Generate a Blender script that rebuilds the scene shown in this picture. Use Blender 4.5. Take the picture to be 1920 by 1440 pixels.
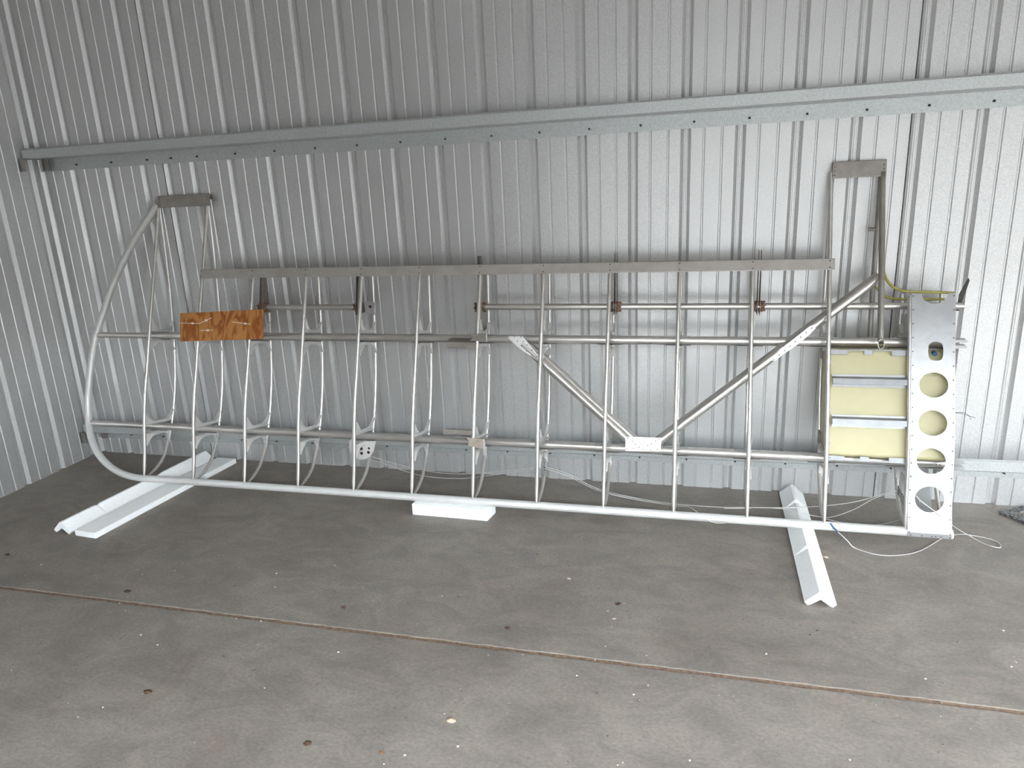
import bpy, bmesh, math, random
from mathutils import Vector, Matrix, noise

random.seed(7)
scene = bpy.context.scene
for o in list(bpy.data.objects):
    bpy.data.objects.remove(o, do_unlink=True)
COL = scene.collection

# ------------------------------------------------------------------ camera
cam_data = bpy.data.cameras.new('camera')
cam = bpy.data.objects.new('camera', cam_data)
COL.objects.link(cam)
CP = Vector((2.81523, -3.38208, 1.50785))
YAW, PITCH, ROLL, FPX = -0.263413, 0.277860, -0.047844, 1336.62
fw = Vector((math.sin(YAW) * math.cos(PITCH), math.cos(YAW) * math.cos(PITCH), -math.sin(PITCH)))
rt0 = Vector((math.cos(YAW), -math.sin(YAW), 0))
up0 = rt0.cross(fw)
rt = math.cos(ROLL) * rt0 + math.sin(ROLL) * up0
up = -math.sin(ROLL) * rt0 + math.cos(ROLL) * up0
cam.matrix_world = Matrix(((rt.x, up.x, -fw.x, CP.x), (rt.y, up.y, -fw.y, CP.y), (rt.z, up.z, -fw.z, CP.z), (0, 0, 0, 1)))
cam_data.sensor_fit = 'HORIZONTAL'
cam_data.sensor_width = 36.0
cam_data.lens = FPX / 1920 * 36.0
cam_data.clip_start = 0.05
scene.camera = cam

# ------------------------------------------------------------------ world, sun, exposure
SKY_STRENGTH = 18.5
world = bpy.data.worlds.new('sky')
scene.world = world
world.use_nodes = True
wn = world.node_tree
wn.nodes.clear()
wo = wn.nodes.new('ShaderNodeOutputWorld')
wb = wn.nodes.new('ShaderNodeBackground')
wb.inputs['Color'].default_value = (0.86, 0.94, 1.0, 1)
wb.inputs['Strength'].default_value = SKY_STRENGTH
wn.links.new(wb.outputs[0], wo.inputs[0])

sun_data = bpy.data.lights.new('sun', 'SUN')
sun_data.energy = 3.0
sun_data.angle = 0.009
sun_data.color = (1.0, 0.95, 0.88)
sun = bpy.data.objects.new('sun', sun_data)
COL.objects.link(sun)
sun.rotation_euler = Vector((-1.0, 0.12, -1.35)).to_track_quat('-Z', 'Y').to_euler()   # enters only through the side bay, onto the floor right of the picture
sun.location = (0, 4, 8)

scene.view_settings.view_transform = 'Standard'
scene.view_settings.look = 'None'
scene.view_settings.gamma = 1.0
scene.view_settings.use_curve_mapping = False
scene.view_settings.exposure = 1.0

# hangar shell and its door opening
X0, X1, Y1, ZC = -0.775, 7.6, -4.7, 3.4
DOOR_X0, DOOR_X1, DOOR_Z = 1.6, 7.6, 2.3
SIDE_Y0, SIDE_Y1, SIDE_Z = -4.6, -0.9, 2.0

# ------------------------------------------------------------------ materials
def mat(name, color=(.8, .8, .8), rough=.5, metal=0.0, spec=.5):
    m = bpy.data.materials.new(name)
    m.use_nodes = True
    b = m.node_tree.nodes['Principled BSDF']
    b.inputs['Base Color'].default_value = (*color, 1)
    b.inputs['Roughness'].default_value = rough
    b.inputs['Metallic'].default_value = metal
    b.inputs['Specular IOR Level'].default_value = spec
    return m

def nodes(m):
    t = m.node_tree
    return t, t.nodes, t.links, t.nodes['Principled BSDF']

def noise_mix(m, scale, c1, c2, lo=.35, hi=.65, detail=6, stretch=None, rough=.6, distort=0.0):
    t, N, L, b = nodes(m)
    tc = N.new('ShaderNodeTexCoord')
    mp = N.new('ShaderNodeMapping')
    if stretch:
        mp.inputs['Scale'].default_value = stretch
    L.new(tc.outputs['Object'], mp.inputs[0])
    nz = N.new('ShaderNodeTexNoise')
    nz.inputs['Scale'].default_value = scale
    nz.inputs['Detail'].default_value = detail
    nz.inputs['Roughness'].default_value = rough
    nz.inputs['Distortion'].default_value = distort
    L.new(mp.outputs[0], nz.inputs['Vector'])
    r = N.new('ShaderNodeValToRGB')
    r.color_ramp.elements[0].position = lo
    r.color_ramp.elements[0].color = (*c1, 1)
    r.color_ramp.elements[1].position = hi
    r.color_ramp.elements[1].color = (*c2, 1)
    L.new(nz.outputs['Fac'], r.inputs['Fac'])
    L.new(r.outputs['Color'], b.inputs['Base Color'])
    return nz, r, mp

def add_bump(m, scale, strength, dist=.002, detail=3, stretch=None):
    t, N, L, b = nodes(m)
    tc = N.new('ShaderNodeTexCoord')
    mp = N.new('ShaderNodeMapping')
    if stretch:
        mp.inputs['Scale'].default_value = stretch
    L.new(tc.outputs['Object'], mp.inputs[0])
    nz = N.new('ShaderNodeTexNoise')
    nz.inputs['Scale'].default_value = scale
    nz.inputs['Detail'].default_value = detail
    L.new(mp.outputs[0], nz.inputs['Vector'])
    bp = N.new('ShaderNodeBump')
    bp.inputs['Strength'].default_value = strength
    bp.inputs['Distance'].default_value = dist
    L.new(nz.outputs['Fac'], bp.inputs['Height'])
    L.new(bp.outputs[0], b.inputs['Normal'])

M = {}
M['galv'] = mat('galvalume_sheet', rough=.38, metal=.62)
noise_mix(M['galv'], 260, (.49, .486, .481), (.68, .675, .67), .3, .7, 4)
add_bump(M['galv'], 330, .22, .0008, 2)
M['girt'] = mat('galvanised_girt', rough=.42, metal=.5)
noise_mix(M['girt'], 120, (.43, .445, .44), (.57, .585, .58), .3, .7, 5)
add_bump(M['girt'], 240, .15, .0006, 2)
M['alu'] = mat('etched_aluminium_tube', rough=.28, metal=.82)
noise_mix(M['alu'], 9, (.60, .57, .54), (.69, .665, .635), .3, .7, 6, stretch=(1, 3, 3))
M['le'] = mat('satin_aluminium_tube', rough=.45, metal=.35)
noise_mix(M['le'], 8, (.66, .65, .63), (.74, .73, .71), .3, .7, 5)
M['plate'] = mat('aluminium_plate', rough=.36, metal=.6)
noise_mix(M['plate'], 14, (.33, .327, .327), (.42, .416, .416), .3, .7, 6, distort=.6)
M['brown'] = mat('weathered_aluminium', rough=.55, metal=.45)
noise_mix(M['brown'], 30, (.21, .185, .165), (.31, .28, .255), .3, .7, 6)
M['darktube'] = mat('grey_tube', rough=.45, metal=.45)
noise_mix(M['darktube'], 20, (.25, .23, .21), (.34, .315, .29), .3, .7, 5)
M['chan'] = mat('dull_aluminium_channel', rough=.45, metal=.5)
noise_mix(M['chan'], 16, (.46, .43, .40), (.57, .54, .51), .3, .7, 6, distort=.5)
M['strap'] = mat('grey_strap', rough=.42, metal=.5)
noise_mix(M['strap'], 16, (.26, .26, .265), (.33, .33, .335), .3, .7, 5)
M['tanplate'] = mat('tan_weathered_plate', rough=.55, metal=.4)
noise_mix(M['tanplate'], 40, (.36, .30, .25), (.50, .44, .38), .3, .7, 6)
M['teplate'] = mat('dull_brown_grey_plate', rough=.5, metal=.45)
noise_mix(M['teplate'], 25, (.30, .275, .25), (.40, .37, .345), .3, .7, 6)
M['rust'] = mat('rusty_steel', rough=.75, metal=.2)
noise_mix(M['rust'], 90, (.10, .055, .035), (.30, .17, .10), .3, .7, 6)
M['dark'] = mat('dark_steel', (.055, .05, .048), .55, .3)
M['hole'] = mat('dark_red_grommet', (.05, .008, .010), .6)
M['rivet'] = mat('rivet_steel', (.16, .15, .145), .5, .5)
M['foam'] = mat('white_foam', rough=.8, spec=.25)
noise_mix(M['foam'], 60, (.86, .87, .86), (.92, .925, .92), .3, .7, 4)
add_bump(M['foam'], 500, .25, .001, 2)
M['tank'] = mat('cream_plastic', rough=.42, spec=.4)
noise_mix(M['tank'], 5, (.45, .405, .225), (.51, .465, .275), .3, .7, 4)
M['yellow'] = mat('yellow_green_primer', rough=.5)
noise_mix(M['yellow'], 40, (.30, .26, .055), (.46, .41, .12), .3, .7, 5)
M['cable'] = mat('steel_cable', (.62, .61, .58), .45, .5)
M['blue'] = mat('blue_sleeve', (.02, .08, .20), .4)
M['tie'] = mat('nylon_tie', (.86, .80, .70), .5)
M['rubber'] = mat('dark_mat_border', rough=.85)
noise_mix(M['rubber'], 110, (.03, .03, .03), (.22, .22, .21), .42, .6, 5)
M['matfill'] = mat('brown_mat_pile', rough=.95)
noise_mix(M['matfill'], 60, (.18, .15, .12), (.30, .26, .22), .3, .7, 5)
M['leaf'] = mat('dry_leaf', rough=.9)
noise_mix(M['leaf'], 90, (.028, .016, .010), (.11, .06, .035), .3, .7, 4)
M['palebit'] = mat('pale_chip', rough=.9)
noise_mix(M['palebit'], 90, (.36, .26, .17), (.62, .52, .40), .3, .7, 4)
M['grit'] = mat('grit', rough=.9)
noise_mix(M['grit'], 30, (.10, .08, .065), (.55, .50, .44), .45, .55, 2)
M['outside'] = mat('asphalt_apron', rough=.9)
noise_mix(M['outside'], 2, (.06, .06, .06), (.09, .09, .09), .3, .7, 5)
M['tan'] = mat('dark_blocker_sheet', (.07, .065, .06), .6)  # near-black, for the unseen blocks added to darken the horizon
M['roof'] = mat('roof_sheet', rough=.5, metal=.4)
noise_mix(M['roof'], 40, (.52, .51, .50), (.60, .59, .58), .3, .7, 4)

def concrete():
    m = mat('troweled_concrete', rough=.52, spec=.35)
    t, N, L, b = nodes(m)
    tc = N.new('ShaderNodeTexCoord')
    def nz(scale, detail, stretch=(1, 1, 1), distort=0.0, rough=.6):
        mp = N.new('ShaderNodeMapping')
        mp.inputs['Scale'].default_value = stretch
        mp.inputs['Rotation'].default_value = (0, 0, .3)
        L.new(tc.outputs['Object'], mp.inputs[0])
        n = N.new('ShaderNodeTexNoise')
        n.inputs['Scale'].default_value = scale
        n.inputs['Detail'].default_value = detail
        n.inputs['Roughness'].default_value = rough
        n.inputs['Distortion'].default_value = distort
        L.new(mp.outputs[0], n.inputs['Vector'])
        return n
    def ramp(src, lo, hi, c1, c2):
        r = N.new('ShaderNodeValToRGB')
        r.color_ramp.elements[0].position = lo
        r.color_ramp.elements[1].position = hi
        r.color_ramp.elements[0].color = (*c1, 1)
        r.color_ramp.elements[1].color = (*c2, 1)
        L.new(src, r.inputs['Fac'])
        return r
    def mix(mode, fac, a, c):
        x = N.new('ShaderNodeMix')
        x.data_type = 'RGBA'
        x.blend_type = mode
        x.inputs['Factor'].default_value = fac
        L.new(a, x.inputs['A'])
        L.new(c, x.inputs['B'])
        return x.outputs['Result']
    base = ramp(nz(1.5, 8, (1, 1, 1), .4).outputs['Fac'], .33, .68, (.180, .156, .135), (.238, .212, .188))
    cloud = ramp(nz(4.5, 9, (1, 1.7, 1), .9, .7).outputs['Fac'], .36, .62, (.80, .80, .815), (1.08, 1.07, 1.05))
    fine = ramp(nz(75, 8, (1, 1.5, 1), 0, .75).outputs['Fac'], .32, .68, (.74, .74, .74), (1.2, 1.2, 1.2))
    spot = ramp(nz(26, 3).outputs['Fac'], .24, .31, (.45, .38, .33), (1, 1, 1))
    stain = ramp(nz(2.6, 4, (1, 1, 1), 1.5).outputs['Fac'], .60, .78, (1, 1, 1), (.86, .80, .74))
    c = mix('MULTIPLY', 1, base.outputs[0], cloud.outputs[0])
    c = mix('MULTIPLY', 1, c, fine.outputs[0])
    c = mix('MULTIPLY', 1, c, spot.outputs[0])
    c = mix('MULTIPLY', 1, c, stain.outputs[0])
    L.new(c, b.inputs['Base Color'])
    rr = N.new('ShaderNodeMapRange')
    rr.inputs['To Min'].default_value = .42
    rr.inputs['To Max'].default_value = .62
    L.new(nz(6, 6).outputs['Fac'], rr.inputs['Value'])
    L.new(rr.outputs[0], b.inputs['Roughness'])
    bp = N.new('ShaderNodeBump')
    bp.inputs['Strength'].default_value = .18
    bp.inputs['Distance'].default_value = .0015
    L.new(nz(120, 6).outputs['Fac'], bp.inputs['Height'])
    L.new(bp.outputs[0], b.inputs['Normal'])
    return m
M['concrete'] = concrete()
M['dirt'] = mat('brown_joint_dirt', rough=.95)
noise_mix(M['dirt'], 70, (.095, .060, .042), (.23, .158, .11), .3, .7, 6)

def plywood():
    m = mat('stained_plywood_face', rough=.45, spec=.4)
    t, N, L, b = nodes(m)
    tc = N.new('ShaderNodeTexCoord')
    mp = N.new('ShaderNodeMapping')
    mp.inputs['Scale'].default_value = (9, 4, 2.6)
    mp.inputs['Rotation'].default_value = (0, .12, 0)
    L.new(tc.outputs['Object'], mp.inputs[0])
    n = N.new('ShaderNodeTexNoise')
    n.inputs['Scale'].default_value = 1.3
    n.inputs['Detail'].default_value = 3
    n.inputs['Distortion'].default_value = .8
    L.new(mp.outputs[0], n.inputs['Vector'])
    mul = N.new('ShaderNodeMath')
    mul.operation = 'MULTIPLY'
    mul.inputs[1].default_value = 6.5
    L.new(n.outputs['Fac'], mul.inputs[0])
    fr = N.new('ShaderNodeMath')
    fr.operation = 'FRACT'
    L.new(mul.outputs[0], fr.inputs[0])
    r = N.new('ShaderNodeValToRGB')
    e = r.color_ramp.elements
    e[0].position, e[0].color = 0, (.47, .20, .055, 1)
    e[1].position, e[1].color = 1, (.33, .105, .022, 1)
    x = r.color_ramp.elements.new(.45)
    x.color = (.50, .225, .065, 1)
    x = r.color_ramp.elements.new(.8)
    x.color = (.29, .085, .018, 1)
    L.new(fr.outputs[0], r.inputs['Fac'])
    L.new(r.outputs[0], b.inputs['Base Color'])
    return m
M['ply'] = plywood()

# ------------------------------------------------------------------ builders
class MB:
    def __init__(self):
        self.v, self.f = [], []
    def add(self, vs, fs):
        k = len(self.v)
        self.v += [tuple(p) for p in vs]
        self.f += [tuple(i + k for i in q) for q in fs]
        return self
    def box(self, x0, x1, y0, y1, z0, z1):
        vs = [(x, y, z) for x in (x0, x1) for y in (y0, y1) for z in (z0, z1)]
        return self.add(vs, [(0, 1, 3, 2), (4, 6, 7, 5), (0, 4, 5, 1), (2, 3, 7, 6), (0, 2, 6, 4), (1, 5, 7, 3)])
    def hexa(self, a, b):
        """eight corner solid: loop a and loop b of four points each"""
        return self.add(list(a) + list(b), [(3, 2, 1, 0), (4, 5, 6, 7), (0, 1, 5, 4), (1, 2, 6, 5), (2, 3, 7, 6), (3, 0, 4, 7)])
    def tube(self, pts, r, n=12, cap=True, flat=1.0):
        pts = [Vector(p) for p in pts]
        rs = r if isinstance(r, (list, tuple)) else [r] * len(pts)
        T = []
        for i in range(len(pts)):
            a = pts[max(i - 1, 0)]
            b = pts[min(i + 1, len(pts) - 1)]
            T.append((b - a).normalized())
        ref = Vector((0, 0, 1)) if abs(T[0].z) < .9 else Vector((1, 0, 0))
        u = T[0].cross(ref).normalized()
        vs, fs = [], []
        for i, p in enumerate(pts):
            u = (u - T[i] * u.dot(T[i])).normalized()
            w = T[i].cross(u)
            for k in range(n):
                a = 2 * math.pi * k / n
                vs.append(p + rs[i] * (math.cos(a) * u + flat * math.sin(a) * w))
        for i in range(len(pts) - 1):
            for k in range(n):
                k2 = (k + 1) % n
                fs.append((i * n + k, i * n + k2, (i + 1) * n + k2, (i + 1) * n + k))
        if cap:
            fs.append(tuple(range(n - 1, -1, -1)))
            fs.append(tuple((len(pts) - 1) * n + k for k in range(n)))
        return self.add(vs, fs)
    def prism(self, poly, axis, a, b):
        """polygon of 2D points extruded along an axis from a to b"""
        def p3(q, t):
            return {'x': (t, q[0], q[1]), 'y': (q[0], t, q[1]), 'z': (q[0], q[1], t)}[axis]
        n = len(poly)
        vs = [p3(q, a) for q in poly] + [p3(q, b) for q in poly]
        fs = [tuple(range(n - 1, -1, -1)), tuple(range(n, 2 * n))]
        fs += [(i, (i + 1) % n, n + (i + 1) % n, n + i) for i in range(n)]
        return self.add(vs, fs)
    def strip(self, prof, axis, a, b, closed=False):
        """open profile of 2D points swept along an axis (sheet)"""
        def p3(q, t):
            return {'x': (t, q[0], q[1]), 'y': (q[0], t, q[1]), 'z': (q[0], q[1], t)}[axis]
        n = len(prof)
        vs = [p3(q, a) for q in prof] + [p3(q, b) for q in prof]
        return self.add(vs, [(i, i + 1, n + i + 1, n + i) for i in range(n - 1)])
    def mesh(self, name):
        me = bpy.data.meshes.new(name)
        me.from_pydata(self.v, [], self.f)
        me.validate()
        bm = bmesh.new()
        bm.from_mesh(me)
        bmesh.ops.recalc_face_normals(bm, faces=bm.faces)
        bm.to_mesh(me)
        bm.free()
        return me

def link(name, me, m, parent=None, smooth=None, loc=None):
    ob = bpy.data.objects.new(name, me)
    COL.objects.link(ob)
    if m and not me.materials:
        me.materials.append(M[m])
    if loc:
        ob.location = loc
    if parent:
        ob.parent = parent
        ob.matrix_parent_inverse = Matrix.Translation(-Vector(parent.location))
    if smooth:
        me.polygons.foreach_set('use_smooth', [True] * len(me.polygons))
        me.set_sharp_from_angle(angle=math.radians(smooth))
    return ob

def build(mb, name, m, parent=None, smooth=None, loc=None):
    return link(name, mb.mesh(name), m, parent, smooth, loc)

def tag(o, label=None, cat=None, group=None, kind=None):
    for k, v in (('label', label), ('category', cat), ('group', group), ('kind', kind)):
        if v:
            o[k] = v
    return o

def empty(name, loc):
    o = bpy.data.objects.new(name, None)
    o.empty_display_size = .1
    COL.objects.link(o)
    o.location = loc
    return o

def bevel(o, w, seg=2):
    md = o.modifiers.new('bevel', 'BEVEL')
    md.width = w
    md.segments = seg
    md.limit_method = 'ANGLE'
    md.angle_limit = math.radians(40)
    return o

def solid(o, t, off=0):
    md = o.modifiers.new('solid', 'SOLIDIFY')
    md.thickness = t
    md.offset = off
    return o

def lerp_tab(zs, ys, z):
    if z <= zs[0]:
        return ys[0]
    for i in range(len(zs) - 1):
        if z <= zs[i + 1]:
            t = (z - zs[i]) / (zs[i + 1] - zs[i])
            # monotone-ish smooth (Catmull-Rom) interpolation
            m0 = (ys[min(i + 1, len(ys) - 1)] - ys[max(i - 1, 0)]) / (zs[min(i + 1, len(ys) - 1)] - zs[max(i - 1, 0)])
            m1 = (ys[min(i + 2, len(ys) - 1)] - ys[i]) / (zs[min(i + 2, len(ys) - 1)] - zs[i])
            h = zs[i + 1] - zs[i]
            t2, t3 = t * t, t * t * t
            return (2 * t3 - 3 * t2 + 1) * ys[i] + (t3 - 2 * t2 + t) * h * m0 + (-2 * t3 + 3 * t2) * ys[i + 1] + (t3 - t2) * h * m1
    return ys[-1]

def smooth_path(pts, n=6):
    pts = [Vector(p) for p in pts]
    out = []
    for i in range(len(pts) - 1):
        p0, p1, p2, p3 = pts[max(i - 1, 0)], pts[i], pts[i + 1], pts[min(i + 2, len(pts) - 1)]
        for k in range(n):
            t = k / n
            out.append(.5 * ((2 * p1) + (p2 - p0) * t + (2 * p0 - 5 * p1 + 4 * p2 - p3) * t * t + (3 * p1 - p0 - 3 * p2 + p3) * t ** 3))
    out.append(pts[-1])
    return out

# ================================================================== THE SETTING
# floor: two concrete slabs with a dirt filled control joint between them
JY = -1.415
floor = build(MB().box(X0 - .3, X1 + .3, Y1 - .2, .3, -.30, -.004), 'floor', 'dirt')
tag(floor, 'grey troweled concrete hangar floor with a brown joint', kind='structure')
def slab(y0, y1, edge):
    mb = MB()
    xs = [X0 - .3 + i * (X1 - X0 + .6) / 420 for i in range(421)]
    vs, fs = [], []
    for x in xs:
        j = .0035 * noise.noise(Vector((x * 16, edge * 5, 0))) + .0025 * noise.noise(Vector((x * 60, edge * 3, 2)))
        ya, yb_ = (y0 + j, y1) if edge == 0 else (y0, y1 + j)
        bev = .0015
        if edge == 0:
            ring = [(x, ya, -.02), (x, ya + .001, -bev), (x, ya + bev, 0), (x, yb_, 0)]
        else:
            ring = [(x, ya, 0), (x, yb_ - bev, 0), (x, yb_ - .001, -bev), (x, yb_, -.02)]
        vs += ring
    for i in range(len(xs) - 1):
        for k in range(3):
            fs.append((i * 4 + k, i * 4 + k + 1, i * 4 + 5 + k, i * 4 + 4 + k))
    mb.add(vs, fs)
    return build(mb, 'concrete_slab', 'concrete', floor)
slab(JY + .009, .3, 0)
slab(Y1 - .2, JY - .009, 1)

# wall sheets: major ribs recessed outwards, two minor ribs between
RP = .2286
MAJ = [(-.023, 0), (-.0095, .017), (-.0050, .017), (-.0036, .0145), (.0036, .0145), (.0050, .017), (.0095, .017), (.023, 0)]
MIN = [(-.0060, 0), (-.0026, .0036), (.0026, .0036), (.0060, 0)]
SLOT = [(-.0285, 0), (-.0282, .034), (-.0240, .034), (-.0238, .001)]
def sheet_profile(s0, s1, ribs, slots=()):
    pts = [(s0, 0.0)]
    feats = []
    for i, r in enumerate(ribs):
        feats.append((r, MAJ))
        if r in slots:
            feats.append((r, SLOT))
        nx = ribs[i + 1] if i + 1 < len(ribs) else r + RP
        gap = nx - r
        for f in ((1 / 3, 2 / 3) if gap > .2 else (.5,)):
            feats.append((r + gap * f, MIN))
    for c, pr in feats:
        for a, d in pr:
            if s0 + .0005 < c + a < s1 - .0005:
                pts.append((c + a, d))
    pts.append((s1, 0.0))
    pts.sort()
    return pts

WH = ZC
wall_back = empty('wall_back', (3.4, 0, 0))
tag(wall_back, 'ribbed galvanised sheet metal back wall', kind='structure')
LAP = .068
back_ribs = [-.749, -.545, -.313, -.083, LAP] + [RP * k for k in range(1, 34)]
cuts = [X0, LAP - .029] + [RP * k - .029 for k in range(4, 34, 4)] + [X1]
for i in range(len(cuts) - 1):
    a, b = cuts[i], cuts[i + 1]
    rb = [r for r in back_ribs if a - .001 < r < b - .01]
    if not rb:
        continue
    pr = sheet_profile(a - (.0035 if i else 0), b, rb, (LAP, RP * 16))
    mb = MB()
    n = len(pr)
    zs = [0.0, WH]
    vs = [(s, d - (.0012 if i % 2 else 0), z) for z in zs for s, d in pr]
    mb.add(vs, [(k, k + 1, n + k + 1, n + k) for k in range(n - 1)])
    solid(build(mb, 'wall_panel', 'galv', wall_back), .0008)
wall_left = empty('wall_left', (X0, -3, 0))
tag(wall_left, 'ribbed galvanised sheet metal side wall meeting the corner', kind='structure')
left_ribs = [.058 + RP * k for k in range(0, 28)]
lc = [0.0] + [.058 + RP * k - .029 for k in range(3, 28, 4)] + [-Y1]
for i in range(len(lc) - 1):
    a, b = lc[i], lc[i + 1]
    rb = [r for r in left_ribs if a - .001 < r < b - .01]
    pr = sheet_profile(a, b, rb)
    mb = MB()
    n = len(pr)
    vs = [(X0 - d, -s, z) for z in (0.0, WH) for s, d in pr]
    mb.add(vs, [(k, k + 1, n + k + 1, n + k) for k in range(n - 1)])
    solid(build(mb, 'wall_panel', 'galv', wall_left), .0008)

tag(build(MB().box(X0 - .1, X1 + .1, .034, .08, -.01, .12), 'light_seal_back', 'dirt'), 'dark strip added behind the back wall sheets to seal out light', kind='structure')  # added strip, stops outside light leaking in under the back sheets
tag(build(MB().box(X0 - .08, X0 - .034, Y1, .05, -.01, .12), 'light_seal_left', 'dirt'), 'dark strip added behind the side wall sheets to seal out light', kind='structure')  # same added light seal along the side wall
# roof, front wall with the big open door, right wall with its open bay (behind and beside the photographer)
tag(build(MB().box(X0 - .1, X1 + .1, Y1 - .1, .1, ZC, ZC + .05), 'ceiling', 'roof'), 'sheet metal roof underside', kind='structure')
mb = MB()
if DOOR_X0 > X0:
    mb.box(X0 - .1, DOOR_X0, Y1 - .05, Y1, 0, ZC)
mb.box(DOOR_X0, X1 + .1, Y1 - .05, Y1, DOOR_Z, ZC)
tag(build(mb, 'wall_front', 'galv'), 'front wall around the open hangar door', kind='structure')
mb = MB()
mb.box(X1, X1 + .05, SIDE_Y1, .1, 0, ZC)
mb.box(X1, X1 + .05, Y1, SIDE_Y0, 0, ZC)
mb.box(X1, X1 + .05, SIDE_Y0, SIDE_Y1, SIDE_Z, ZC)
tag(build(mb, 'wall_right', 'galv'), 'right wall around the open side bay', kind='structure')
tag(build(MB().box(-60, 70, -70, 60, -.5, -.02), 'ground', 'outside'), 'grey asphalt apron outside the hangar', kind='structure')

# unseen blocks standing in for hangar rows, added to screen off the low sky
opp = build(MB().box(-30, 50, -20, -12, -.02, 4.2), 'sky_blocker', 'tan')
tag(opp, 'unseen dark block added across the apron to screen off the low sky', kind='structure')
opp2 = build(MB().box(15, 22, -10, 10, -.02, 4.2), 'sky_blocker', 'tan')
tag(opp2, 'unseen dark block added beyond the side bay to screen off the low sky', kind='structure')

# Z girts on the back wall
def girt(name, z_left, slope, label, screws):
    D, FH, T = .100, .046, .0025
    zl = lambda x: z_left + slope * (x - X0)
    prof = [(-.0015, -.066), (-.0015, -.002), (-.004, 0), (-D + .003, 0), (-D, .003), (-D, FH), (-D + .008, FH + .008)]
    xa, xb = X0 + .015, X1
    mb = MB()
    n = len(prof)
    xs = [xa + (xb - xa) * i / 30 for i in range(31)]
    for x in xs:
        mb.v += [(x, y, z + zl(x)) for y, z in prof]
    for i in range(30):
        for k in range(n - 1):
            mb.f.append((i * n + k, i * n + k + 1, (i + 1) * n + k + 1, (i + 1) * n + k))
    g = build(mb, name, 'girt')
    solid(g, T)
    tag(g, label, kind='structure')
    z = zl(X0)
    for x0, y0 in ((X0 - .002, -.12), (X0 + .058, -.03)):
        b = MB()
        b.box(x0 + .004, x0 + .040, y0, y0 + .004, z - .062, z + .004)
        b.box(x0 + .004, x0 + .008, y0, y0 + .030, z - .062, z + .004)
        bb = build(b, 'angle_bracket', 'darktube', g)
    s = MB()
    for x in screws:
        zz = zl(x) - .040
        s.tube([(x, -.002, zz), (x, -.006, zz)], .0055, 6)
        s.tube([(x, -.006, zz), (x + .001, -.020, zz - .002)], [.0032, .0012], 6)
    so = build(s, 'screw_points', 'dark', g)
    so['kind'] = 'stuff'
    return g
scr = [r + .034 for r in back_ribs]
girt('trim_1', 1.7395, .0046, 'upper galvanised girt crossing the ribbed back wall', scr)
girt('trim_2', .163, .0070, 'lower galvanised girt near the floor behind the wing frame', scr)

# ================================================================== THE WING FRAME
FZ = [.085, .12, .21, .355, .51, .65, .88, 1.10, 1.315, 1.44, 1.52]
FY = [-.486, -.475, -.449, -.416, -.370, -.318, -.236, -.155, -.076, -.032, -.014]
BZ = [.082, .10, .131, .20, .25, .34, .50, .70, .86, 1.03, 1.28, 1.44, 1.52]
BY = [-.455, -.392, -.338, -.279, -.247, -.203, -.145, -.099, -.075, -.054, -.034, -.024, -.018]
yf = lambda z: lerp_tab(FZ, FY, z)
yb = lambda z: lerp_tab(BZ, BY, z)
LEY, LEZ, LER = -.484, .0755, .0185
FS = (-.315, .310)      # front spar axis (y, z)
RS = (-.175, .784)      # rear spar axis
RX = lambda k: -.012 + .3048 * k

wing = empty('aircraft_wing_frame', (1.7, LEY, LEZ - LER))
tag(wing, 'bare aluminium aircraft wing frame standing on its leading edge against the ribbed wall', 'wing frame')

# leading edge tube and tip bow
build(MB().tube([(-.02, LEY, LEZ), (1, LEY, LEZ), (2, LEY, LEZ), (3, LEY, LEZ), (3.815, LEY, LEZ)], LER, 20), 'leading_edge_tube', 'le', wing, 40)
bow = [(0.02, LEY, LEZ), (-.05, LEY, LEZ + .0005), (-.12, -.478, .081), (-.201, -.463, .095), (-.291, -.437, .126), (-.36, -.409, .167), (-.417, -.377, .215), (-.457, -.342, .269),
       (-.482, -.308, .338), (-.490, -.283, .418), (-.486, -.255, .512), (-.474, -.221, .629), (-.453, -.188, .746), (-.426, -.163, .832),
       (-.392, -.139, .917), (-.333, -.109, 1.049), (-.259, -.082, 1.171), (-.179, -.058, 1.285), (-.111, -.042, 1.366), (-.012, -.026, 1.470)]
build(MB().tube(smooth_path(bow, 5), LER * .98, 20), 'wing_tip_bow', 'le', wing, 40)

# spars with their smaller tip extensions and forked root ends
def spar(name, ax, x_tip, nose_y):
    s = build(MB().tube([(RX(0) - .005, *ax), (1.0, *ax), (2.0, *ax), (3.0, *ax), (3.812, *ax)], .0195, 20), name, 'alu', wing, 40)
    mb = MB()
    mb.tube([(x_tip, *ax), (RX(0) + .02, *ax)], .0155, 16)
    build(mb, 'spar_extension', 'alu', s, 40)
    f = MB()
    for dz in (-.012, .012):
        f.prism([(3.80, ax[1] + dz - .006), (3.872, ax[1] + dz - .006), (3.880, ax[1] + dz), (3.872, ax[1] + dz + .006), (3.80, ax[1] + dz + .006)], 'y', ax[0] - .016, ax[0] + .016)
    build(f, 'root_fork', 'plate', s)
    return s
fspar = spar('front_spar', FS, -.472, 0)
rspar = spar('rear_spar', RS, -.440, 0)

# ribs: front and rear cap tubes in one mesh, gussets below it
def rib_mesh(zf, zb):
    mb = MB()
    zz = [FZ[0] + (zf - FZ[0]) * i / 26 for i in range(27)]
    mb.tube([(0, yf(z), z) for z in zz], [.0092 if i else .005 for i in range(27)], 10)
    zz = [BZ[0] + (zb - BZ[0]) * (i / 30) ** 1.35 for i in range(31)]
    mb.tube([(.004, yb(z), z) for z in zz], [.0080 if i else .005 for i in range(31)], 10)
    return mb

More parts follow.
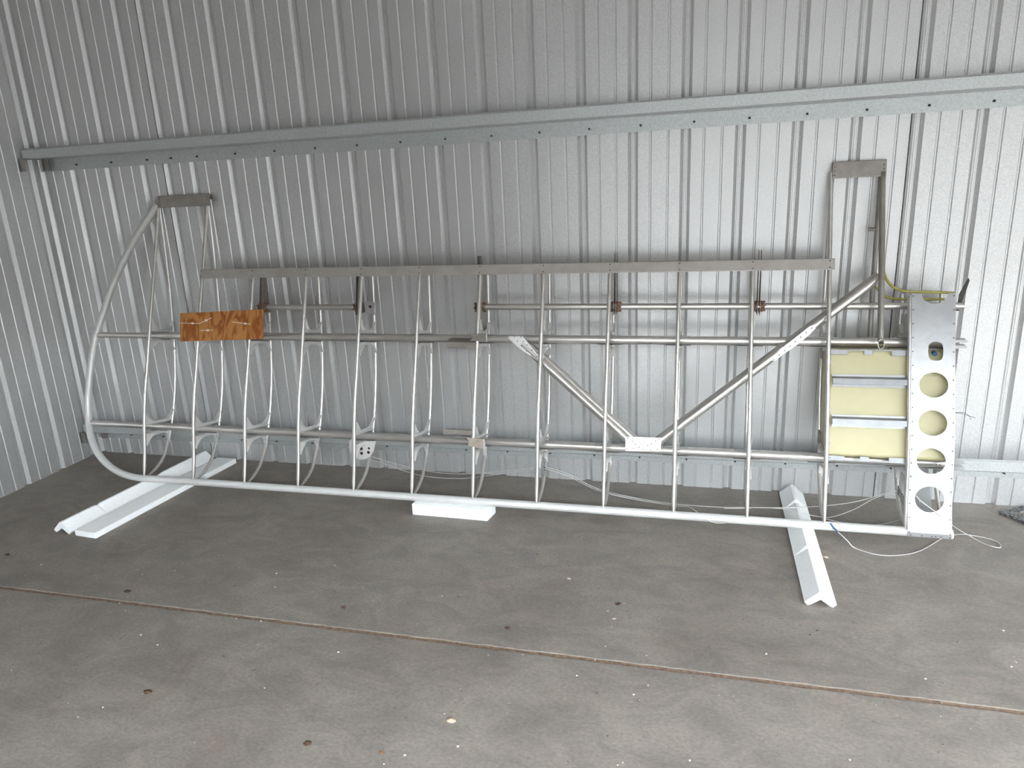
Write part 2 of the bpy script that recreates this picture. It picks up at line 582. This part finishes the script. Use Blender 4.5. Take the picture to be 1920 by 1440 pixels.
def gusset_mesh(sp):
    """channel shaped gusset round one spar: web in the rib plane with flanged, hollowed edges"""
    mb = MB()
    ys, zs = sp
    n = 24
    top, bot = [], []
    for i in range(n + 1):
        t = i / n
        e = abs(2 * t - 1)
        h = .035 + .050 * max(0, (e - .35) / .65) ** 2.0
        for sgn, lst in ((1, top), (-1, bot)):
            tilt = (t - .5) * -.035
            z = zs + sgn * h + tilt
            lst.append(((1 - t) * (yf(z) + .004) + t * (yb(z) - .002), z))
    T = .0009
    for lst, inner in ((top, .021), (bot, -.021)):
        n1 = len(lst)
        base = []
        for i, (y, z) in enumerate(lst):
            t = i / n
            zb = zs + inner + (t - .5) * -.035
            base.append(((1 - t) * (yf(zb) + .004) + t * (yb(zb) - .002), zb))
        vs = [(-T, *p) for p in lst] + [(-T, *p) for p in base] + [(T, *p) for p in lst] + [(T, *p) for p in base]
        fs = []
        for i in range(n1 - 1):
            fs.append((i, i + 1, n1 + i + 1, n1 + i))
            fs.append((2 * n1 + i, 3 * n1 + i, 3 * n1 + i + 1, 2 * n1 + i + 1))
        mb.add(vs, fs)
        # edge flange along the hollow, and a foot along the spar
        for src, w in ((lst, .015), (base, .018)):
            off = .0008
            vs = [(-.001, y, z) for y, z in src] + [(w, y, z) for y, z in src] + [(-.001, y, z + off) for y, z in src] + [(w, y, z + off) for y, z in src]
            fs = []
            for i in range(n1 - 1):
                fs += [(i, i + 1, n1 + i + 1, n1 + i), (2 * n1 + i, 3 * n1 + i, 3 * n1 + i + 1, 2 * n1 + i + 1), (n1 + i, n1 + i + 1, 3 * n1 + i + 1, 3 * n1 + i)]
            mb.add(vs, fs)
    return mb
gf_me, gr_me = gusset_mesh(FS).mesh('spar_gusset'), gusset_mesh(RS).mesh('spar_gusset')
# small tabs riveted along the spar at each rib
def tab_mesh(sp):
    mb = MB()
    for dz in (.0205, -.0205):
        mb.box(-.055, .055, sp[0] - .012, sp[0] - .002, sp[1] + dz - .0012, sp[1] + dz + .0012)
    return mb.mesh('spar_tab')
tf_me, tr_me = tab_mesh(FS), tab_mesh(RS)
rib_short, rib_long, rib_root = rib_mesh(1.118, 1.112).mesh('rib'), rib_mesh(1.476, 1.47).mesh('rib'), rib_mesh(.985, .97).mesh('rib')
for k in list(range(13)) + [12.49]:
    me = rib_long if k in (0, 1, 11) else rib_root if k >= 12 else rib_short
    r = link('rib', me, 'alu', wing, 50, (RX(k), 0, 0))
    for g in (gf_me, gr_me):
        link('spar_gusset', g, 'le', r, None, (RX(k), 0, 0)).matrix_parent_inverse = Matrix.Translation((-RX(k), 0, 0))
    for g in (tf_me, tr_me):
        link('spar_tab', g, 'plate', r, None, (RX(k), 0, 0)).matrix_parent_inverse = Matrix.Translation((-RX(k), 0, 0))

# trailing edge pieces: long channel, tip plate, root plate
def channel(name, x0, x1, za, zb_, yoff, m, depth=.05):
    ya, yc = yf(za) - yoff, yf(zb_) - yoff
    prof = [(ya + .008, za - .004), (ya, za - .004), (ya - .001, za), (yc, zb_), (yc + .003, zb_ + .002), (yc + depth, zb_ - depth * .30), (yc + depth, zb_ - depth * .30 - .02)]
    mb = MB().strip(prof, 'x', x0, x1)
    o = build(mb, name, m, wing)
    return solid(o, .0014)
channel('false_spar_channel', .288, 3.360, 1.094, 1.132, .011, 'chan', .085)
tipte = channel('trailing_edge_plate', -.006, .318, 1.458, 1.512, .011, 'teplate', .022)
roote = channel('trailing_edge_plate', 3.345, 3.550, 1.458, 1.518, .011, 'teplate', .022)
# sloped outer corner of the tip plate
mb = MB().prism([(-.030, 1.462), (-.006, 1.456), (-.006, 1.512)], 'y', yf(1.46) - .013, yf(1.46) - .011)
build(mb, 'corner_web', 'teplate', wing)

# diagonal drag braces, each a front and a rear tube
def brace(a, b, dy):
    mb = MB()
    for d in dy:
        p, q = Vector(a), Vector(b)
        mb.tube([p + Vector((0, d, 0)), q + Vector((0, d, 0))], .0185, 16)
    return build(mb, 'drag_brace', 'alu', wing, 40)
brace((2.02, -.213, .768), (2.552, -.336, .334), (0, .062))
brace((2.632, -.336, .334), (3.540, -.139, 1.054), (0, .03))
def gplate(poly, off, name='brace_gusset'):
    """flat riveted plate standing just in front of the spar tubes"""
    ymid = lambda z: FS[0] + (z - FS[1]) * (RS[0] - FS[0]) / (RS[1] - FS[1])
    mb = MB()
    n = len(poly)
    a = [(x, ymid(z) - off, z) for x, z in poly]
    b = [(x, ymid(z) - off + .0022, z) for x, z in poly]
    mb.add(a + b, [tuple(range(n)), tuple(range(2 * n - 1, n - 1, -1))] + [(i, n + i, n + (i + 1) % n, (i + 1) % n) for i in range(n)])
    return build(mb, name, 'le', wing)
gplate([(1.945, .806), (2.022, .808), (2.076, .752), (2.112, .716), (2.098, .700), (2.058, .722), (2.000, .760)], .050)
gplate([(2.512, .378), (2.672, .380), (2.668, .322), (2.514, .317)], .052)
gplate([(3.120, .720), (3.134, .736), (3.157, .768), (3.208, .808), (3.270, .860), (3.292, .868), (3.295, .852), (3.272, .826), (3.220, .782), (3.165, .742), (3.135, .716)], .064)
# rear twin of the left gusset, seen past the brace
gplate([(2.05, .775), (2.085, .79), (2.12, .775), (2.135, .735), (2.12, .725)], -.028)

# lift strut fittings in front of the spars near mid span, with their angle strips
def fitting(poly, y, xs, spar_y, z0, z1, m):
    mb = MB().prism(poly, 'y', y - .002, y + .002)
    f = build(mb, 'strut_fitting', m, wing)
    e = MB().box(xs - .004, xs, y - .006, y + .004, z0, z1)
    build(e, 'flange', 'le', f)
    return f
fitting([(1.783, .828), (1.869, .833), (1.867, .793), (1.783, .797), (1.801, .811)], -.276, 1.869, RS[0], .793, .833, 'brown')
fitting([(1.787, .372), (1.877, .369), (1.874, .318), (1.790, .334), (1.804, .353)], -.433, 1.876, FS[0], .310, .369, 'tanplate')
mb = MB().strip([(RS[0] - .022, .790), (-.268, .786), (-.279, .760)], 'x', 1.662, 1.806)
solid(build(mb, 'angle_strip', 'brown', wing), .0018)
mb = MB().strip([(FS[0] - .030, .378), (-.408, .376), (-.404, .397)], 'x', 1.666, 1.806)
solid(build(mb, 'angle_strip', 'brown', wing), .0018)

# flap and aileron torque tubes with rusty collars and twin hinge plates
TT = (-.130, .930)
build(MB().tube([(.640, *TT), (1.150, *TT)], .0145, 16), 'torque_tube', 'alu', wing, 40)
build(MB().tube([(1.822, *TT), (2.5, *TT), (3.2, *TT), (3.865, *TT)], .0145, 16), 'torque_tube', 'alu', wing, 40)
for i, xh in enumerate((.612, 1.160, 1.797, 2.446, 3.069)):
    tall = i > 1
    top = 1.168 if tall else 1.11
    mb = MB()
    for dx in (-.005, .005):
        mb.prism([(-.165, .895), (-.080, .895), (-.072, 1.09), (-.078, top), (-.104, top), (-.112, 1.09), (-.150, .96)], 'x', xh + dx - .0011, xh + dx + .0011)
    h = build(mb, 'hinge_plate', 'brown', wing)
    c = MB()
    sg = 1 if i > 1 else (-1 if i == 1 else 1)
    c.tube([(xh + .010, *TT), (xh + .024, *TT)], [.026, .020], 14)
    c.tube([(xh - .022, *TT), (xh - .010, *TT)], [.019, .025], 14)
    for a in range(5):
        t = a * 1.26 + i
        p = (TT[0] + .021 * math.cos(t), TT[1] + .021 * math.sin(t))
        c.tube([(xh - .026, *p), (xh + .028, *p)], .0035, 6)
    build(c, 'collar', 'rust', h, 40)
# rib web sheets behind the hinge stations
for k in (2, 4, 6):
    x = RX(k) - .006
    zz = [.815 + i * (1.10 - .815) / 8 for i in range(9)]
    mb = MB()
    vs = [(x, yf(z) + .008, z) for z in zz] + [(x, yb(z) - .01, z) for z in zz] + [(x + .0012, yf(z) + .008, z) for z in zz] + [(x + .0012, yb(z) - .01, z) for z in zz]
    fs = []
    for i in range(8):
        fs += [(i, i + 1, 10 + i, 9 + i), (18 + i, 27 + i, 28 + i, 19 + i), (i, 18 + i, 19 + i, i + 1), (9 + i, 10 + i, 28 + i, 27 + i)]
    mb.add(vs, fs)
    if k == 6:
        build(mb, 'rib_web', 'darktube', wing)

# pulley plates with dark grommets, cable guides
def disc_plate(name, poly, y, holes, m):
    o = build(MB().prism(poly, 'y', y - .002, y + .002), name, m, wing)
    for hx, hz, hr in holes:
        c = MB()
        c.tube([(hx, y - .0035, hz), (hx, y + .0035, hz)], hr, 14)
        build(c, 'grommet', 'hole', o, 40)
    return o
cx, cz, R = 1.196, .262, .064
poly = [(1.155, .292), (1.284, .296), (1.262, .236)] + [(cx + R * math.cos(a), cz - .004 + R * math.sin(a)) for a in [math.radians(d) for d in range(-50, -231, -15)]]
disc_plate('pulley_bracket', poly, FS[0] - .030, [(1.160, .252, .0078), (1.160, .229, .0078), (1.201, .253, .0078), (1.200, .229, .0078), (1.238, .236, .0078), (1.243, .258, .0060)], 'le')
disc_plate('idler_bracket', [(1.209, .965), (1.256, .968), (1.270, .955), (1.262, .915), (1.266, .898), (1.215, .910)], -.172, [(1.243, .940, .008)], 'plate')
for x, y0, y1, z in ((2.128, -.40, -.295, .197), (3.648, -.435, -.31, .178)):
    mb = MB()
    mb.hexa([(x, y0, z - .030), (x, y1, z - .012), (x, y1, z + .022), (x, y0, z + .004)], [(x + .0025, y0, z - .030), (x + .0025, y1, z - .012), (x + .0025, y1, z + .022), (x + .0025, y0, z + .004)])
    g = build(mb, 'cable_guide', 'plate', wing)
    c = MB()
    for dz in (.004, -.008):
        c.tube([(x - .004, -.33, z + dz), (x + .006, -.33, z + dz)], .004, 8)
    build(c, 'grommet', 'dark', g)

# root post pair
mb = MB()
zz = [.806 + (1.47 - .806) * i / 16 for i in range(17)]
mb.tube([(3.538, yf(z) - .004, z) for z in zz], .0118, 14, cap=False)
p = build(mb, 'root_post', 'darktube', wing, 40)
solid(p, .0016, -1)
e0 = Vector((3.538, yf(.806) - .004, .806))
ring = MB()
tdir = Vector((0, yf(.83) - yf(.806), .024)).normalized()
ring.tube([e0 + Vector((.0118 * math.cos(a), -.010 - .001 * 0, .0205 * math.sin(a) - .006)) for a in [2 * math.pi * k / 24 for k in range(25)]], .0015, 6)
build(ring, 'cut_end', 'le', p, 40)
mb = MB()
mb.tube([(3.538, yf(.806) - .004 + .001, .806), (3.538, yf(.806) - .006, .801)], .0105, 14)
build(mb, 'bore', 'dark', p)
mb = MB()
zz = [.79 + (1.46 - .79) * i / 16 for i in range(17)]
mb.tube([(3.534, yb(z) - .004, z) for z in zz], .0108, 12)
mb.tube([(3.525, yb(1.24) - .004, 1.24), (3.500, yb(1.24) - .004, 1.24)], .008, 10)
build(mb, 'root_post', 'darktube', wing, 40)

# yellow-green edge strips at the wing root
build(MB().tube(smooth_path([(3.546, yf(1.095) - .006, 1.095), (3.548, -.165, 1.075), (3.558, -.174, 1.047), (3.578, -.183, 1.022), (3.606, -.190, 1.008), (3.650, -.193, 1.000), (3.74, -.194, .997), (3.806, -.194, .994)], 5), .0072, 10, flat=.75), 'root_edge_strip', 'yellow', wing, 50)
build(MB().tube(smooth_path([(3.520, -.100, 1.030), (3.538, -.100, 1.006), (3.559, -.100, .979), (3.585, -.100, .963), (3.619, -.100, .955), (3.683, -.100, .953), (3.800, -.100, .953)], 5), .0068, 10, flat=.75), 'root_edge_strip', 'yellow', wing, 50)

# root plate with lightening holes
XA, XB, XM = 3.648, 3.806, 3.728
def plate_y(z):
    t = min(1, max(0, (.17 - z) / .09))
    return yf(max(z, .085)) - .0125 - .0075 * t * t * (3 - 2 * t)
def cell(mb, z0, z1, hole=None, half=False):
    def P(x, z):
        return (x, plate_y(z), z)
    if hole is None:
        k = 8
        vs = []
        for i in range(k + 1):
            z = z0 + (z1 - z0) * i / k
            vs += [P(XA, z), P(XM, z), P(XB, z)]
        fs = []
        for i in range(k):
            for j in range(2):
                fs.append((i * 3 + j, i * 3 + j + 1, i * 3 + j + 4, i * 3 + j + 3))
        mb.add(vs, fs)
        return
    hx, hz, rx, rz, sq = hole
    corners = [(XA, z0), (XB, z0), (XB, z1), (XA, z1)]
    lo, hi = (math.pi, 2 * math.pi) if half else (0, 2 * math.pi)
    angs = [lo + (hi - lo) * i / 56 for i in range(57 if half else 56)]
    for c in corners:
        if half and c[1] == z1:
            continue
        angs.append(math.atan2(c[1] - hz, c[0] - hx) % (2 * math.pi))
    angs = sorted(set(round(a, 6) for a in angs))
    inn, out = [], []
    for a in angs:
        ca, sa = math.cos(a), math.sin(a)
        k = (abs(ca) ** sq + abs(sa) ** sq) ** (-1 / sq)
        inn.append(P(hx + rx * k * ca, hz + rz * k * sa))
        tx = ((XB - hx) / ca if ca > 1e-9 else (XA - hx) / ca if ca < -1e-9 else 1e9)
        tz = ((z1 - hz) / sa if sa > 1e-9 else (z0 - hz) / sa if sa < -1e-9 else 1e9)
        t = min(tx, tz)
        out.append(P(hx + t * ca, hz + t * sa))
    mid = [tuple((a + b) / 2 for a, b in zip(p, q)) for p, q in zip(inn, out)]
    mid = [P(p[0], p[2]) for p in mid]
    n = len(angs)
    fs = []
    last = n - 1 if half else n
    for i in range(last):
        j = (i + 1) % n
        fs += [(i, j, n + j, n + i), (n + i, n + j, 2 * n + j, 2 * n + i)]
    mb.add(inn + mid + out, fs)
mb = MB()
cell(mb, .066, .138)
cell(mb, .138, .286, (3.725, .211, .052, .050, 2))
cell(mb, .286, .433, (3.725, .360, .052, .049, 2))
cell(mb, .433, .577, (3.727, .505, .052, .048, 2))
cell(mb, .577, .720, (3.730, .648, .052, .047, 2))
cell(mb, .720, .832, (3.736, .775, .027, .035, 3.2))
cell(mb, .832, .940)
cell(mb, .940, .9955, (3.731, .9955, .048, .040, 2), True)
rp = build(mb, 'root_plate', 'plate', wing)
bm = bmesh.new()
bm.from_mesh(rp.data)
bmesh.ops.remove_doubles(bm, verts=bm.verts, dist=.0004)
bmesh.ops.recalc_face_normals(bm, faces=bm.faces)
bm.to_mesh(rp.data)
bm.free()
solid(rp, .0015)
rv = MB()
for i in range(18):
    z = .085 + i * (.985 - .085) / 17
    for x in (XA + .006, XB - .006):
        y = plate_y(z)
        rv.tube([(x, y, z), (x, y - .0028, z)], [.0034, .0022], 7)
for x in (3.66, 3.70, 3.735, 3.75, 3.77, 3.80):
    y = plate_y(.08)
    rv.tube([(x, y, .072), (x, y - .0028, .072)], [.0034, .0022], 7)
build(rv, 'rivets', 'rivet', rp)['kind'] = 'stuff'
# back edge flanges of the root plate and rear root skin
mb = MB()
zz = [.09 + .9 * i / 24 for i in range(25)]
vs = [(XB, yf(z) - .012, z) for z in zz] + [(XB + .001, yf(z) + .014, z) for z in zz]
mb.add(vs, [(i, i + 1, 26 + i, 25 + i) for i in range(24)])
vs = [(XA, yf(z) - .012, z) for z in zz] + [(XA - .001, yf(z) + .014, z) for z in zz]
mb.add(vs, [(i, i + 1, 26 + i, 25 + i) for i in range(24)])
solid(build(mb, 'edge_flange', 'plate', rp), .0012)
mb = MB()
zz = [.095 + .19 * i / 12 for i in range(13)]
vs = [(3.655, yb(z) + .004, z) for z in zz] + [(3.775, yb(z) + .004, z) for z in zz]
mb.add(vs, [(i, i + 1, 14 + i, 13 + i) for i in range(12)])
solid(build(mb, 'rear_root_skin', 'plate', wing), .0012)
# round cup and dark strap at the root top
mb = MB().tube([(3.665, -.100, .850), (3.690, -.100, .850)], .040, 24)
build(mb, 'inspection_cup', 'le', wing, 40)
mb = MB().prism([(3.851, .972), (3.851, .905), (3.858, .905), (3.883, 1.030), (3.878, 1.040)], 'y', -.105, -.100)
build(mb, 'hold_down_strap', 'dark', wing)
mb = MB().box(3.79, 3.853, -.106, -.098, .905, .935)
build(mb, 'strap_foot', 'dark', wing)

# fuel tank with hat straps and retaining tabs
tp = [(-.250, .766), (-.392, .354), (-.375, .343), (-.212, .342), (-.196, .356), (-.104, .728), (-.114, .744), (-.236, .770)]
t = build(MB().prism(tp, 'x', 3.346, 3.800), 'fuel_tank', 'tank', wing)
bevel(t, .012, 3)
tag(t, 'cream yellow plastic fuel tank between the spars')
for z in (.648, .492):
    hz = lambda dz, dy: (yf(z + dz) + .014 - dy, z + dz)
    prof = [hz(.026, -.002), hz(.018, -.002), hz(.014, .016), hz(-.006, .018), hz(-.012, -.002), hz(-.022, -.002)]
    solid(build(MB().strip(prof, 'x', 3.360, 3.647), 'tank_strap', 'strap', wing), .0014)
def face_tab(x0, x1, z0, z1, off=.013):
    mb = MB()
    mb.hexa([(x0, yf(z0) + off, z0), (x1, yf(z0) + off, z0), (x1, yf(z1) + off, z1), (x0, yf(z1) + off, z1)],
            [(x0, yf(z0) + off + .002, z0), (x1, yf(z0) + off + .002, z0), (x1, yf(z1) + off + .002, z1), (x0, yf(z1) + off + .002, z1)])
    return bevel(build(mb, 'tank_retainer', 'strap', wing), .002, 1)
face_tab(3.352, 3.418, .752, .772)
face_tab(3.480, 3.512, .752, .772)
face_tab(3.582, 3.646, .750, .772)
face_tab(3.418, 3.480, .767, .773)
face_tab(3.512, 3.582, .767, .773)
face_tab(3.352, 3.412, .336, .356)
face_tab(3.412, 3.470, .336, .343)
face_tab(3.470, 3.506, .336, .357)
face_tab(3.506, 3.578, .336, .342)
face_tab(3.578, 3.643, .336, .358)
for ya, yc, za, zb_ in ((-.140, -.098, .700, .752), (-.235, -.188, .338, .392)):
    c = MB().box(3.338, 3.345, ya, yc, za, zb_)
    build(c, 'tank_corner_clip', 'darktube', wing)
build(MB().tube([(3.736, yf(.76) + .018, .765), (3.736, yf(.76) - .004, .762)], .0085, 12), 'outlet_fitting', 'blue', wing, 40)

# rivets on plates and channel
rv = MB()
ymid = lambda z: FS[0] + (z - FS[1]) * (RS[0] - FS[0]) / (RS[1] - FS[1])
def rivet(x, y, z, r=.0030):
    rv.tube([(x, y, z), (x, y - .0025, z)], [r, r * .6], 6)
for x, z in ((1.952, .803), (1.985, .803), (2.016, .803), (2.000, .785), (2.028, .785), (2.020, .765), (2.046, .768), (2.045, .742), (2.070, .745), (2.072, .722), (2.095, .715)):
    rivet(x, ymid(z) - .050, z)
for x, z in ((2.522, .372), (2.545, .360), (2.558, .348), (2.520, .326), (2.550, .330), (2.575, .335), (2.590, .326), (2.612, .345), (2.628, .352), (2.645, .366), (2.660, .374), (2.655, .330), (2.625, .326)):
    rivet(x, ymid(z) - .052, z)
for i in range(8):
    x = 3.132 + i * .021
    z = .723 + i * .0185
    rivet(x, ymid(z) - .064, z)
    if 1 < i < 7:
        rivet(x - .004, ymid(z + .018) - .064, z + .018)
for k in range(1, 12):
    for z in (1.100, 1.126):
        rivet(RX(k), yf(z) - .0125, z, .0035)
for x in (.005, .300, 3.352, 3.540):
    for z in (1.466, 1.484, 1.500):
        rivet(x, yf(z) - .0125, z)
for x in (3.785, 3.797):
    rivet(x - .01, FS[0] - .0195, FS[1])
build(rv, 'rivets', 'rivet', wing)['kind'] = 'stuff'

# control cables
def cable(pts, r=.0016, m='cable', name='control_cable'):
    return build(MB().tube(smooth_path(pts, 5), r, 6), name, m, wing, 60)
cable([(1.225, -.33, .213), (1.347, -.33, .181), (1.469, -.33, .157), (1.59, -.33, .141), (1.732, -.33, .142), (1.916, -.33, .165), (2.095, -.33, .198), (2.154, -.33, .198), (2.25, -.33, .17), (2.385, -.33, .106), (2.551, -.33, .074), (2.734, -.33, .056), (2.937, -.33, .055), (3.046, -.33, .062), (3.197, -.33, .072), (3.343, -.33, .09), (3.484, -.33, .121), (3.619, -.33, .177), (3.655, -.33, .184)])
cable([(1.192, -.33, .2), (1.315, -.33, .168), (1.466, -.33, .126), (1.587, -.33, .114), (1.73, -.33, .119), (1.915, -.33, .154), (2.095, -.33, .189), (2.154, -.33, .189), (2.249, -.33, .159), (2.385, -.33, .098), (2.551, -.33, .066), (2.734, -.36, .062), (2.80, -.44, .098), (2.86, -.505, .085), (2.905, -.512, .067), (2.95, -.510, .068)])
cable([(2.95, -.33, .05), (3.048, -.33, .058), (3.085, -.33, .064), (3.199, -.33, .066), (3.347, -.33, .04), (3.404, -.33, .045), (3.486, -.33, .088), (3.566, -.33, .147), (3.655, -.33, .173)])
cable([(3.352, -.36, .050), (3.463, -.33, .017), (3.577, -.33, .02), (3.685, -.33, .062), (3.724, -.33, .112), (3.729, -.33, .146), (3.71, -.33, .167), (3.655, -.33, .178)])
cable([(3.655, -.36, .178), (3.668, -.44, .222), (3.690, -.475, .209), (3.742, -.480, .170), (3.800, -.478, .122), (3.868, -.410, .058), (3.925, -.352, .010), (3.952, -.391, .004), (3.984, -.422, .004), (4.013, -.424, .004), (4.018, -.38, .004), (3.982, -.349, .004), (3.908, -.33, .004), (3.854, -.352, .004), (3.812, -.384, .004), (3.701, -.505, .004), (3.61, -.556, .004), (3.53, -.564, .004), (3.458, -.523, .004), (3.429, -.516, .030), (3.390, -.512, .066)], .0018)
build(MB().tube([(3.392, -.512, .064), (3.374, -.508, .080), (3.362, -.500, .096)], [.0025, .0045, .0035], 8), 'cable_sleeve', 'blue', wing, 50)
# loose wires at the root end
cable([(3.806, -.36, .545), (3.845, -.35, .535), (3.885, -.35, .522)], .0009, 'dark', 'loose_wire')
cable([(3.806, -.36, .545), (3.850, -.35, .540), (3.872, -.35, .515)], .0009, 'dark', 'loose_wire')

# ================================================================== OTHER THINGS
# plywood board tied to the ribs
bz0, bz1 = .788, .929
pb = empty('plywood_board', (.447, yf(.788) - .02, .784))
tag(pb, 'orange-brown plywood board tied across the wing ribs with white cable ties', 'board')
def bp(x, z, o):
    return (x, yf(z) - .0105 - o, z)
corners = [(.209, .783), (.694, .799), (.684, .941), (.199, .922)]
yref = lambda z: -.278 + (z - .79) * .355 - .008
b = build(MB().hexa([(x, yref(z) - .016, z) for x, z in corners], [(x, yref(z) - .004, z - .003) for x, z in corners]), 'board', 'ply', pb)
bevel(b, .001, 1)
def tie(p0, p1, head):
    mb = MB()
    a, c = Vector((p0[0], yref(p0[1]) - .0185, p0[1])), Vector((p1[0], yref(p1[1]) - .0185, p1[1]))
    mb.tube([a, (a + c) / 2, c], .0026, 6, flat=.6)
    h = a.lerp(c, head)
    mb.box(h.x - .005, h.x + .005, h.y - .005, h.y + .003, h.z - .004, h.z + .004)
    build(mb, 'cable_tie', 'tie', pb)
tie((.196, .875), (.316, .872), .70)
tie((.318, .871), (.392, .899), .6)
tie((.330, .838), (.401, .840), .65)
tie((.516, .880), (.624, .870), .72)

# foam supports
def vfoam(name, near, far, hw, zr, label, notches=()):
    """inverted V of two foam legs, with small nicks along its ridge"""
    n0, n1 = Vector((*near, 0)), Vector((*far, 0))
    d = (n1 - n0)
    L = d.length
    d.normalize()
    s = Vector((d.y, -d.x, 0))
    N = 60
    mb = MB()
    for i in range(N + 1):
        t = i / N
        c = n0 + d * (L * t)
        nick = sum(.010 * max(0, 1 - abs(t - q) / .012) for q in notches)
        j = .0008 * noise.noise(Vector((t * 40, near[0], 0)))
        prof = [(-hw, .012), (-.006, zr - nick + j), (.006, zr - nick + j * .5), (hw, .012), (hw - .012, 0.0), (hw - .022, .004), (0, zr - .030), (-hw + .022, .004), (-hw + .012, 0.0)]
        mb.v += [tuple(c + s * a + Vector((0, 0, max(z, 0.0)))) for a, z in prof]
    k = 9
    for i in range(N):
        for q in range(k):
            q2 = (q + 1) % k
            mb.f.append((i * k + q, i * k + q2, (i + 1) * k + q2, (i + 1) * k + q))
    for base in (0, N * k):
        for quad in ((0, 1, 6, 7), (0, 7, 8), (1, 2, 6), (2, 3, 5, 6), (3, 4, 5)):
            mb.f.append(tuple(base + q for q in quad))
    o = build(mb, name, 'foam')
    tag(o, label, 'foam block', 'white foam supports under the wing frame')
    return o
vfoam('foam_angle', (-.073, -.968), (.018, -.030),   .055, .0568, 'long white foam angle under the wing tip, beside the flat foam board', (.22, .62, .64))
vfoam('foam_angle', (3.262, -.972), (3.266, -.035), .054, .0568, 'long white foam angle under the fuel tank end of the wing frame', (.35, .8))
def foam_slab(name, loop, h, label, chips=False):
    mb = MB()
    n = len(loop)
    vs = [(x, y, 0) for x, y in loop] + [(x, y, h) for x, y in loop]
    mb.add(vs, [tuple(range(n - 1, -1, -1)), tuple(range(n, 2 * n))] + [(i, (i + 1) % n, n + (i + 1) % n, n + i) for i in range(n)])
    o = build(mb, name, 'foam')
    bevel(o, .004, 2)
    tag(o, label, 'foam block', 'white foam supports under the wing frame')
    return o
foam_slab('foam_board', [(.012, -.980), (.140, -.990), (.236, -.052), (.108, -.048)], .030, 'flat white foam board lying beside the foam angle near the corner')
foam_slab('foam_block', [(1.522, -.520), (1.640, -.523), (1.780, -.526), (1.897, -.529), (1.912, -.440), (1.905, -.415), (1.535, -.405)], .0565, 'short white foam block under the middle of the leading edge')

# mat at the right by the wall
fm = empty('floor_mat', (4.4, -.12, 0))
tag(fm, 'dark bordered floor mat corner by the wall at the right edge', 'mat')
mb = MB()
o_ = [(4.118, -.100), (4.150, -.135), (4.185, -.200), (4.60, -.42), (5.0, -.50), (5.0, -.02), (4.235, -.02)]
i_ = [(4.185, -.098), (4.200, -.112), (4.225, -.155), (4.60, -.36), (4.94, -.44), (4.94, -.07), (4.285, -.040)]
n = len(o_)
vs = [(x, y, .001) for x, y in o_] + [(x, y, .012) for x, y in o_] + [(x, y, .012) for x, y in i_] + [(x, y, .004) for x, y in i_]
fs = []
for i in range(n):
    j = (i + 1) % n
    fs += [(i, j, n + j, n + i), (n + i, n + j, 2 * n + j, 2 * n + i), (2 * n + i, 2 * n + j, 3 * n + j, 3 * n + i)]
build(mb.add(vs, fs), 'border', 'rubber', fm)
build(MB().prism(i_, 'z', .001, .006), 'pile', 'matfill', fm)

# leaves and chips lying on the concrete
def bit(name, x, y, r, m, seed, label, cat):
    rnd = random.Random(seed)
    mb = MB()
    n = 9
    top = []
    for i in range(n):
        a = 2 * math.pi * i / n
        q = r * (.55 + .6 * rnd.random())
        top.append((x + q * math.cos(a) * 1.35, y + q * math.sin(a) * .8, .001 + .35 * r * rnd.random()))
    c = (x, y, r * .45)
    vs = [c] + top + [(p[0], p[1], 0.0003) for p in top]
    fs = [(0, 1 + i, 1 + (i + 1) % n) for i in range(n)] + [(1 + i, 1 + n + i, 1 + n + (i + 1) % n, 1 + (i + 1) % n) for i in range(n)] + [tuple(1 + n + i for i in range(n - 1, -1, -1))]
    o = build(mb.add(vs, fs), name, m)
    tag(o, label, cat, 'dry bits on the floor')
    return o
BITS = [('dry_leaf', .637, -1.346, .014, 'leaf', 'dark dry leaf just above the floor joint at left'),
        ('dry_leaf', 1.558, -1.290, .009, 'leaf', 'small dark leaf scrap above the joint, left of centre'),
        ('dry_leaf', 1.154, -1.838, .012, 'leaf', 'dark leaf scrap lowest at left, well below the joint'),
        ('dry_leaf', 1.772, -1.932, .011, 'leaf', 'dark leaf crumb at the bottom edge left of centre'),
        ('dry_leaf', 2.195, -1.302, .008, 'leaf', 'small dark leaf speck above the joint near centre'),
        ('dry_leaf', 2.556, -1.087, .009, 'leaf', 'dark pointed leaf scrap right of centre above the joint'),
        ('dry_leaf', -.158, -1.186, .010, 'leaf', 'dark leaf scrap at the left edge before the foam angle'),
        ('wood_chip', 2.145, -1.765, .013, 'palebit', 'crumpled tan scrap with dark edge below the joint'),
        ('wood_chip', 2.352, -.947, .008, 'palebit', 'pale tan chip on open floor right of centre'),
        ('wood_chip', 3.333, -.613, .009, 'palebit', 'tan chip beside the right foam angle'),
        ('wood_chip', 2.556, -1.180, .006, 'palebit', 'tiny pale chip below the dark pointed leaf'),
        ('dry_leaf', 1.995, -1.92, .008, 'rust', 'rusty brown crumb near the bottom edge below the tan scrap')]
for i, (nm, x, y, r, m, lab) in enumerate(BITS):
    bit(nm, x, y, r, m, 31 + i, lab, 'leaf' if nm == 'dry_leaf' else 'chip')
g = MB()
rnd = random.Random(5)
for i in range(520):
    x, y = rnd.uniform(-.5, 4.6), rnd.uniform(-2.4, -1.0)
    r = rnd.choice((.0012, .0016, .002, .003, .0045))
    a = rnd.random() * 3
    vs = [(x + r * math.cos(a + k * 2.1) * (1.6 if k == 0 else 1), y + r * math.sin(a + k * 2.1), .0004) for k in range(3)] + [(x, y, r * .9)]
    g.add(vs, [(0, 1, 2), (0, 1, 3), (1, 2, 3), (2, 0, 3)])
tag(build(g, 'floor_grit', 'grit'), 'fine grit specks scattered over the concrete', 'grit', kind='stuff')
